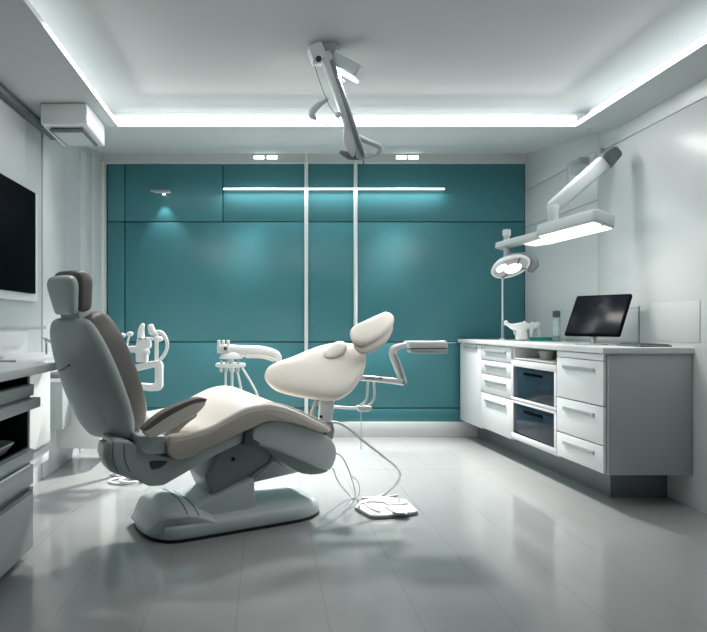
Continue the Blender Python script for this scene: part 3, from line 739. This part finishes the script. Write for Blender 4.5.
# left headrest
HB = P(72.5, 314, 2.83); HT = P(67, 273, 2.80)
hh, hw, hnn, Lh = frame_pad(HB, HT, math.radians(57))
fhd = lambda a, c, d: HB+hw*a+hh*c+hnn*d
o2 = smooth([(.045, .0), (.07, .012), (.088, .08), (.102, .15), (.078, Lh-.004), (0, Lh+.004), (-.078, Lh-.004), (-.102, .15), (-.088, .08), (-.07, .012), (-.045, 0)], 5)
obj('headrest_shell', MB().puff([(a*.93, c*.93) for a, c in o2], .02, .035, lambda a, c, d: fhd(a, c+.002, d-.03), 3.5), 'body', ch, 60)
obj('headrest_cushion', MB().puff(o2, .075, .03, lambda a, c, d: fhd(a, c+.006, d+.012), 3.2), 'taupe', ch, 60)
obj('headrest_bracket', MB().prism(roundpoly([(-.075, -.035), (.075, -.035), (.06, .02), (-.06, .02)], .012), -.02, .06, fhd, .008), 'arm', ch)
# joint between backrest and underframe
obj('backrest_joint', MB().tube([fb(-.02, .05, -.0), P(128, 446, 3.06), LC(-.50, .47, -.02)], [.06, .055, .05], 12, 4), 'bodyd', ch)
obj('end_block', MB().prism(roundpoly(prof([(100, 440), (98, 452), (104, 467), (116, 472), (134, 478), (140, 452), (128, 441)], -.05), .02), -.16, .0, lambda a, c, d: LC(a, c, d), .03, 4), 'body', ch)

# right-hand backrest: cream pad turned up towards the room
def plane_map(center, n, e1):
    n = V(n).normalized(); e1 = V(e1); e1 = (e1-n*e1.dot(n)).normalized(); e2 = n.cross(e1)
    C0 = V((0, 0, EYE))
    def to2(px, py):
        d = V(((px-CX)/FP, 1, -(py-CY)/FP)); k = (center-C0).dot(n)/d.dot(n)
        q = C0+d*k-center; return V((q.dot(e1), q.dot(e2)))
    def fn(a, c, h): return center+e1*a+e2*c+n*h
    return to2, fn
cc = P(316, 374, 3.62)
to2, fc = plane_map(cc, (.10, -.68, .72), (1, .1, .25))
ol = smooth([to2(*p) for p in ((265, 378), (267.5, 369), (277, 364), (291, 359), (304, 353.5), (320, 347.5), (336, 344.5), (352, 345.5), (361, 348), (365.5, 358), (364.5, 369), (358, 383), (348.5, 393.5), (336, 399.5), (318, 398.5), (295, 395), (275, 389))], 4)
rc = obj('upper_backrest', MB().puff(ol, .055, .05, fc, 2.8), 'leather', ch, 70)
lb = smooth([to2(*p) for p in ((322, 360.5), (325, 355), (333, 349), (341, 348), (345.5, 352.5), (342, 360), (333, 364.5), (325, 364.5))], 4)
obj('lumbar_pad', MB().puff(lb, .022, .03, lambda a, c, h: fc(a, c, h+.052), 3.2), 'leather', rc, 70)
hc = P(372, 330, 3.72)
to3, fc3 = plane_map(hc, (.12, -.72, .68), (1, .1, .5))
ol = smooth([to3(*p) for p in ((350, 334), (353, 327.5), (365, 321.5), (377, 316), (386, 313), (392.5, 316), (393.5, 323), (386, 332), (375, 340), (364, 345), (354, 342.5))], 4)
obj('upper_headrest', MB().puff(ol, .03, .03, fc3, 3.0), 'leather', ch, 70)
ol = smooth([to3(*p) for p in ((355, 339), (370, 330), (388, 318), (394, 321), (393, 330), (386, 340), (374, 348), (364, 350.5), (357, 346))], 4)
obj('upper_headrest_shell', MB().puff(ol, .02, .025, lambda a, c, h: fc3(a, c, h-.03), 3.0), 'taupe2', ch, 70)
obj('upper_headrest_stem', MB().tube([P(368, 342, 3.8), P(362, 352, 3.8), P(352, 362, 3.78)], [.03, .03, .035], 10, 4), 'arm', ch)
# its bracket
obj('upper_bracket', MB().prism(roundpoly([(P(*p, 3.56).x, P(*p, 3.56).z) for p in ((319, 396), (334, 396), (331.5, 418), (328, 426), (318, 424), (319, 412))], .01), 3.50, 3.60, lambda a, c, d: V((a, d, c)), .01), 'white', ch)
obj('upper_strap', MB().tube([P(319, 398, 3.52), P(315, 405, 3.52), P(312, 415, 3.52), P(318, 422, 3.52)], .012, 8, 4, 1.6), 'taupe2', ch)
obj('bracket_bolt', MB().lathe([(.009, 0), (.009, .008), (.005, .01)], P(321, 416.5, 3.50), (0, -1, 0), n=10), 'black', ch)
# instrument arm on the upper backrest
Ya = 3.66
A = lambda px, py: (P(px, py, Ya).x, P(px, py, Ya).z)
fy = lambda a, c, d: V((a, d, c))
A3 = lambda px, py: P(px, py, Ya)
ia = obj('instrument_arm', MB().tube([A3(358, 377.5), A3(380, 379.5), A3(398, 381.5), A3(403.5, 382)], [.018, .018, .020, .022], 12, 3, 1.2)
         .tube([A3(403.5, 383.5), A3(399, 370), A3(393.5, 356), A3(393.5, 349.5), A3(399, 346.5), A3(408, 344.5)], [.024, .026, .026, .023, .018, .015], 12, 5, 1.1), 'white', ch)
obj('arm_cover', MB().prism(roundpoly([A(*p) for p in ((364, 376.2), (382, 376.6), (382, 379.5), (364, 379))], .004), Ya-.026, Ya-.016, fy, .002), 'handle', ia)
obj('arm_inlay', MB().prism(roundpoly([A(*p) for p in ((392.5, 353), (395, 353), (403, 376), (401.5, 379), (399, 376))], .006), Ya-.033, Ya-.02, fy, .003), 'arm', ia)
hy = A(403, 382.5)
obj('pivot', MB().lathe([(.012, 0), (.012, .006), (.008, .008)], (hy[0], Ya-.026, hy[1]), (0, -1, 0), n=14), 'handle', ia)
tr = obj('tray_head', MB().prism(roundpoly([A(*p) for p in ((406, 341), (444, 341), (445, 348), (406, 348))], .01), Ya-.07, Ya+.07, fy, .01), 'white', ch)
obj('tray_gap', MB().prism([A(*p) for p in ((408, 347.5), (444, 347.5), (444, 349), (408, 349))], Ya-.066, Ya+.066, fy, .002), 'armd', tr)
obj('tray_base', MB().prism(roundpoly([A(*p) for p in ((408, 348.7), (445.5, 348.7), (444.5, 353.2), (410, 353))], .01), Ya-.07, Ya+.07, fy, .01), 'arm', tr)
p0 = P(440, 343.5, Ya-.05)
obj('handpiece', MB().lathe([(.016, 0), (.018, .01), (.018, .03), (.010, .035), (.004, .045), (.003, .10)], p0, (1, 0, .06), n=14), 'handle', tr)
# hose clip under the arm
Yh = 3.63
Hh = lambda px, py, dy=0: P(px, py, Yh+dy)
obj('hose_rail', MB().tube([Hh(331, 406.5), Hh(350, 408), Hh(371, 408)], .009, 8, 3), 'white', ch)
cl = obj('hose_clip', MB().prism(roundpoly([(Hh(*p).x, Hh(*p).z) for p in ((357, 405.5), (371, 405.5), (371.5, 409.5), (366, 411), (357, 410.5))], .006), Yh-.035, Yh+.035, fy, .006), 'white', ch)
obj('hose', MB().tube([Hh(368, 381), Hh(367.5, 392), Hh(366, 400), Hh(359, 406.5)], .0075, 8, 4), 'white', ch)
obj('hose', MB().tube([Hh(374, 382), Hh(374.5, 394), Hh(373, 401), Hh(367, 406.5)], .0075, 8, 4), 'white', ch)
obj('hose', MB().tube([Hh(361, 410), Hh(361.3, 424), Hh(361, 438), Hh(361, 450, 0)], .003, 6, 3), 'cable', ch)
# trailing hoses from the chair foot
def fl_pt(px, py): 
    Y = FP*(EYE-.008)/(py-CY); return P(px, py, Y)
obj('floor_hose', MB().tube([P(331, 422, 3.5), P(342.6, 424.7, 3.52), P(361, 439, 3.52), P(382, 455.6, 3.54), P(395, 466, 3.58), P(400, 475, 3.62), P(396, 484, 3.66), P(385, 493.5, 3.68), fl_pt(376, 497.6), fl_pt(362, 498)], .0085, 8, 5), 'cable', ch)
obj('floor_hose', MB().tube([P(333, 452, 3.42), P(341, 456, 3.46), P(347, 466, 3.5), P(352, 480, 3.56), P(355, 492, 3.64), P(354.5, 497, 3.69), fl_pt(353, 498), P(348, 493.6, 3.66), P(338.5, 482, 3.56), P(333, 468, 3.46)], .005, 6, 5), 'cable', ch)
obj('floor_hose', MB().tube([P(352, 476, 3.58), P(358, 482, 3.6), P(359.5, 492, 3.66), fl_pt(356, 498.5)], .005, 6, 5), 'cable', ch)

# ================================================================== FOOT CONTROL
def fz(px, py, z=0): return P(px, py, FP*(EYE-z)/(py-CY))
t = thing('foot_control', 'flat white foot control pad with cords lying on the floor right of the chair', 'foot pedal', fz(387, 511))
pts = [fz(*p) for p in ((354, 510), (360, 504), (382, 499.5), (408, 503.5), (419, 515), (403, 517.5), (382, 519.5), (371, 519.5))]
pr = roundpoly([(p.x, p.y) for p in pts], .025, 5)
obj('rim', MB().prism(pr, 0, .014, lambda a, c, d: V((a, c, d)), .004), 'plinth', t)
q = pr if area2(pr) > 0 else pr[::-1]
obj('pad', MB().ring_loft([[V((p[0], p[1], z)) for p in inset(q, i)] for i, z in ((.006, .013), (.004, .02), (.012, .026), (.03, .028))]), 'white', t)
tz = .032
def tp_(px, py): return fz(px, py, tz)
obj('cord', MB().tube([tp_(359, 506.5), tp_(361, 503.5), tp_(370, 501.5), tp_(384, 502.5), tp_(392, 506), tp_(398, 511), tp_(407, 514)], .006, 6, 5), 'cable', t)
obj('cord', MB().tube([tp_(364, 502.5), tp_(370, 508), tp_(380, 512)], .005, 6, 4), 'cable', t)
obj('cord', MB().tube([tp_(385, 503.5), tp_(396, 504.5), tp_(408, 503.5)], .005, 6, 4), 'cable', t)
obj('button', MB().puff(smooth([(tp_(*p).x, tp_(*p).y) for p in ((385, 506), (400, 506), (410, 512), (396, 513))], 4), .012, .004, lambda a, c, h: V((a, c, .03+h)), 2.5), 'white', t)
p1 = fl_pt(382, 495.5); p2 = fl_pt(395, 494.8)
tag(obj('loose_cable', MB().tube([fl_pt(384, 497.2), fl_pt(390, 496.3), fl_pt(397, 495)], .006, 6, 4), 'cable'), 'short grey cable end on the floor behind the foot control', 'cable')
# coil behind the chair
b = MB(); c0 = fz(128, 482)
for k in range(3):
    r = .075-.012*k; cx = c0.x+(-.035, .03, .055)[k]; cyy = c0.y+(.0, -.03, .02)[k]
    b.tube([(cx+r*1.2*math.cos(a/9*2*pi), cyy+r*math.sin(a/9*2*pi), .009+.014*k) for a in range(11)], .008, 6, 4)
tag(obj('cable_coil', b, 'white'), 'small coil of white tubing on the floor behind the chair', 'hose')

# ================================================================== INSTRUMENT STAND (left, behind the backrest)
Yi = 4.25
I = lambda px, py, dy=0: P(px, py, Yi+dy)
I2 = lambda px, py: (I(px, py).x, I(px, py).z)
xb = I(122, 400).x
t = thing('instrument_stand', 'white instrument stand with handpieces behind the left backrest', 'instrument stand', (xb, Yi, 0))
obj('post', MB().tube([(xb, Yi, .02), (xb, Yi, I(122, 345).z)], .022, 12, 1).lathe([(.08, 0), (.08, .012), (.05, .03)], (xb, Yi, 0), n=24), 'arm', t)
obj('bracket', MB().prism(roundpoly([I2(*p) for p in ((120, 368), (150, 361.5), (160, 360), (163, 364), (163, 387), (160, 390.5), (150, 391), (120, 386), (120, 381), (142, 383), (154, 384), (155.5, 381), (155.5, 367), (137, 371), (120, 374))], .012, 3), Yi-.03, Yi+.03, fy, .008), 'white', t)
obj('holder_bar', MB().prism(roundpoly([I2(*p) for p in ((119, 347), (137, 345.5), (139, 353), (133, 352.5), (119, 351.5))], .008), Yi-.03, Yi+.03, fy, .008), 'white', t)
obj('holder', MB().prism(roundpoly([I2(*p) for p in ((138, 338), (151, 337), (151.5, 347), (148, 350), (148, 362), (137, 362), (136.5, 350))], .012), Yi-.045, Yi+.03, fy, .01), 'white', t)
obj('syringe', MB().tube([I(142, 348), I(141, 336), I(141.5, 329), I(143.3, 324)], [.028, .027, .022, .012], 12, 4), 'white', t)
obj('ball_joint', MB().ball(I(146.5, 352, -.05), .026), 'white', t)
obj('handpiece', MB().tube([I(150.5, 325), I(152, 331), I(156, 335), I(156.5, 345), I(156.5, 361)], [.02, .027, .020, .014, .014], 12, 4), 'white', t)
obj('nozzle', MB().ball(I(158.5, 339, -.03), .034, .022, .02).tube([I(146, 339), I(153, 338.5)], .013, 8, 1), 'white', t)
obj('hose_loop', MB().tube([I(154, 335), I(157.5, 331.8), I(162.5, 333.5), I(166.5, 340), I(167, 348), I(164, 355), I(159, 361)], [.011, .013, .014, .013, .013, .013, .012], 10, 5), 'white', t)
for (x, y) in ((122.5, 335.5), (130, 334)):
    obj('mirror', MB().ball(I(x, y), .025, .016, .018).tube([I(x-.5, y+1), I(x-3.5, 347)] if x > 125 else [I(x-1.5, y+1), I(x-1.5, 347)], .008, 8, 1), 'white', t)
obj('clip', MB().box(I(140, 0).x, I(143, 0).x, Yi-.05, Yi-.042, I(0, 339).z, I(0, 338).z, .001).box(I(146, 0).x, I(147.5, 0).x, Yi-.05, Yi-.042, I(0, 339).z, I(0, 338).z, .001), 'capg', t)

# ================================================================== DELIVERY HEAD (centre, behind the seat)
Yi = 4.15
xb = I(232, 400).x
t = thing('delivery_unit', 'white delivery unit with curved arm and hanging hoses behind the seat', 'delivery unit', (xb, Yi, 0))
obj('post', MB().tube([(xb, Yi, .02), (xb, Yi, I(232, 362).z)], .010, 10, 1).lathe([(.12, 0), (.12, .012), (.04, .03)], (xb, Yi, 0), n=24), 'white', t)
obj('arm', MB().tube([I(226, 350.5), I(240, 351), I(256, 351.5), I(268, 353), (I(276, 356)), I(279.5, 361)], [.042, .040, .040, .039, .035, .020], 14, 5, .9), 'white', t)
obj('arm_trim', MB().tube([I(246, 356, -.03), I(262, 356.5, -.03), I(274, 360, -.03)], .014, 8, 4), 'leather', t)
hd = obj('crown', MB().box(I(217.5, 0).x, I(230, 0).x, Yi-.05, Yi+.05, I(0, 353).z, I(0, 345).z, .006), 'white', t)
for x in (217.2, 221.8, 226.5):
    obj('socket', MB().tube([I(x+1.7, 347, -.03), I(x+1.7, 340.5, -.03)], .011, 10, 1), 'white', hd)
obj('knob', MB().lathe([(.012, 0), (.012, .012), (.008, .014)], I(225.5, 348.5, -.05), (0, -1, 0), n=14), 'capg', t)
cdm = I(231, 358.5)
obj('dome', MB().lathe([(.082, 0), (.08, .014), (.066, .034), (.04, .048), (.0, .052)], cdm, n=28), 'white', t)
rc_ = I(230.5, 365)
rr = MB(); n = 40; rings = []
for k in range(n+1):
    a = k/n*2*pi; c = rc_+V((.098*math.cos(a), .085*math.sin(a), 0)); rad = V((math.cos(a), math.sin(a), 0))
    rings.append([c+rad*.008*math.cos(j/8*2*pi)+V((0, 0, .013*math.sin(j/8*2*pi))) for j in range(8)])
obj('ring', rr.ring_loft(rings, False, False), 'white', t)
for k, (dx, dy) in enumerate(((-.06, -.04), (-.025, -.065), (.02, -.07), (.055, -.045), (.0, .03))):
    obj('handpiece', MB().lathe([(.008, -.035), (.013, -.02), (.011, .02), (.006, .045)], rc_+V((dx, dy, -.012)), n=10), 'metal' if k % 2 else 'white', t)
obj('ring_spokes', MB().tube([rc_+V((-.095, 0, 0)), rc_+V((.095, 0, 0))], .007, 6, 1).tube([rc_+V((0, -.08, 0)), rc_+V((0, .08, 0))], .007, 6, 1).tube([rc_, cdm], .02, 8, 1), 'white', t)
for pts in (((225.7, 369), (225.5, 387), (226, 410)), ((237, 369), (241, 388.6), (244, 408)), ((242.4, 368), (255.9, 391.5), (262, 412))):
    obj('hose', MB().tube([I(p[0], p[1], -.04) for p in pts], .008, 8, 4), 'white', t)

# ================================================================== LIGHT
def area(name, loc, size, power, aim, col=(1, 1, 1), sy=None, spread=180):
    l = bpy.data.lights.new(name, 'AREA'); l.energy = power; l.color = col; l.size = size
    if sy: l.shape = 'RECTANGLE'; l.size_y = sy
    l.spread = math.radians(spread)
    o = bpy.data.objects.new(name, l); COL.objects.link(o); o.location = loc
    o.rotation_euler = (V(aim)-V(loc)).to_track_quat('-Z', 'Y').to_euler(); return o
def spot(name, loc, power, aim, ang, blend=.6, rad=.03, col=(1, 1, 1)):
    l = bpy.data.lights.new(name, 'SPOT'); l.energy = power; l.color = col; l.spot_size = math.radians(ang); l.spot_blend = blend; l.shadow_soft_size = rad
    o = bpy.data.objects.new(name, l); COL.objects.link(o); o.location = loc
    o.rotation_euler = (V(aim)-V(loc)).to_track_quat('-Z', 'Y').to_euler(); return o
mx_, my_ = (IX0+IX1)/2, (IY0+IY1)/2
for nm_, lo_, aim_, ln_, pw_ in (('left', (IX0+.012, 3.5, 2.495), (IX0+.7, 3.5, 1.2), 1.3, 15), ('right', (IX1-.012, 3.5, 2.495), (IX1-.7, 3.5, 1.2), 1.3, 15),
                                 ('back', (mx_, IY1-.012, 2.495), (mx_, IY1-.8, 1.3), IX1-IX0-.1, 20), ('front', (mx_, IY0+.012, 2.495), (mx_, IY0+.8, 1.3), IX1-IX0-.1, 7.5)):  # the front lamp is added fill for the camera-facing sides
    o_ = area('cove_'+nm_, lo_, .018, pw_, aim_, (1, .99, .975), ln_)
    xa_ = V((1, 0, 0)) if nm_ in ('back', 'front') else V((0, 1, 0)); za_ = (V(lo_)-V(aim_)).normalized(); ya_ = xa_; xx_ = ya_.cross(za_)
    o_.rotation_euler = Matrix((xx_, ya_, za_)).transposed().to_euler()
area('wall_light_beam', (wx(333), YB-.062, wz(190)), wx(443)-wx(224), 10, (wx(333), YB-.6, wz(190)-1), (.93, 1, 1), .012)
for px in (259, 272, 400, 412):
    spot('downlight_beam', (wx(px), YB-.12, 2.63), 620, (-.55 if px < 300 else .95, 4.45, 0), 70, 1.0, .09, (1, .97, .935))
area('examination_beam', fnp(L*.73, .04, -.04), L*.45, 5, fnp(L*.73, .04, -1), (1, .97, .92), .16)
bpy.data.objects['examination_beam'].rotation_euler = Matrix((ax, -sd2, upn)).transposed().to_euler()
area('lamp_box_beam', fl(LL*.5, 0, -.055), .08, 10, fl(LL*.5, 0, -1), (1, .98, .95), .06)
spot('wall_lamp_beam', (xw+.03, YB-.075, zw-.05), 7, (xw+.03, YB-.03, 0), 80, .7, .015, (.97, 1, 1))
wd_ = bpy.data.worlds.new('world'); SC.world = wd_; wd_.use_nodes = True
wd_.node_tree.nodes['Background'].inputs[0].default_value = (.55, .6, .62, 1)
wd_.node_tree.nodes['Background'].inputs[1].default_value = .05
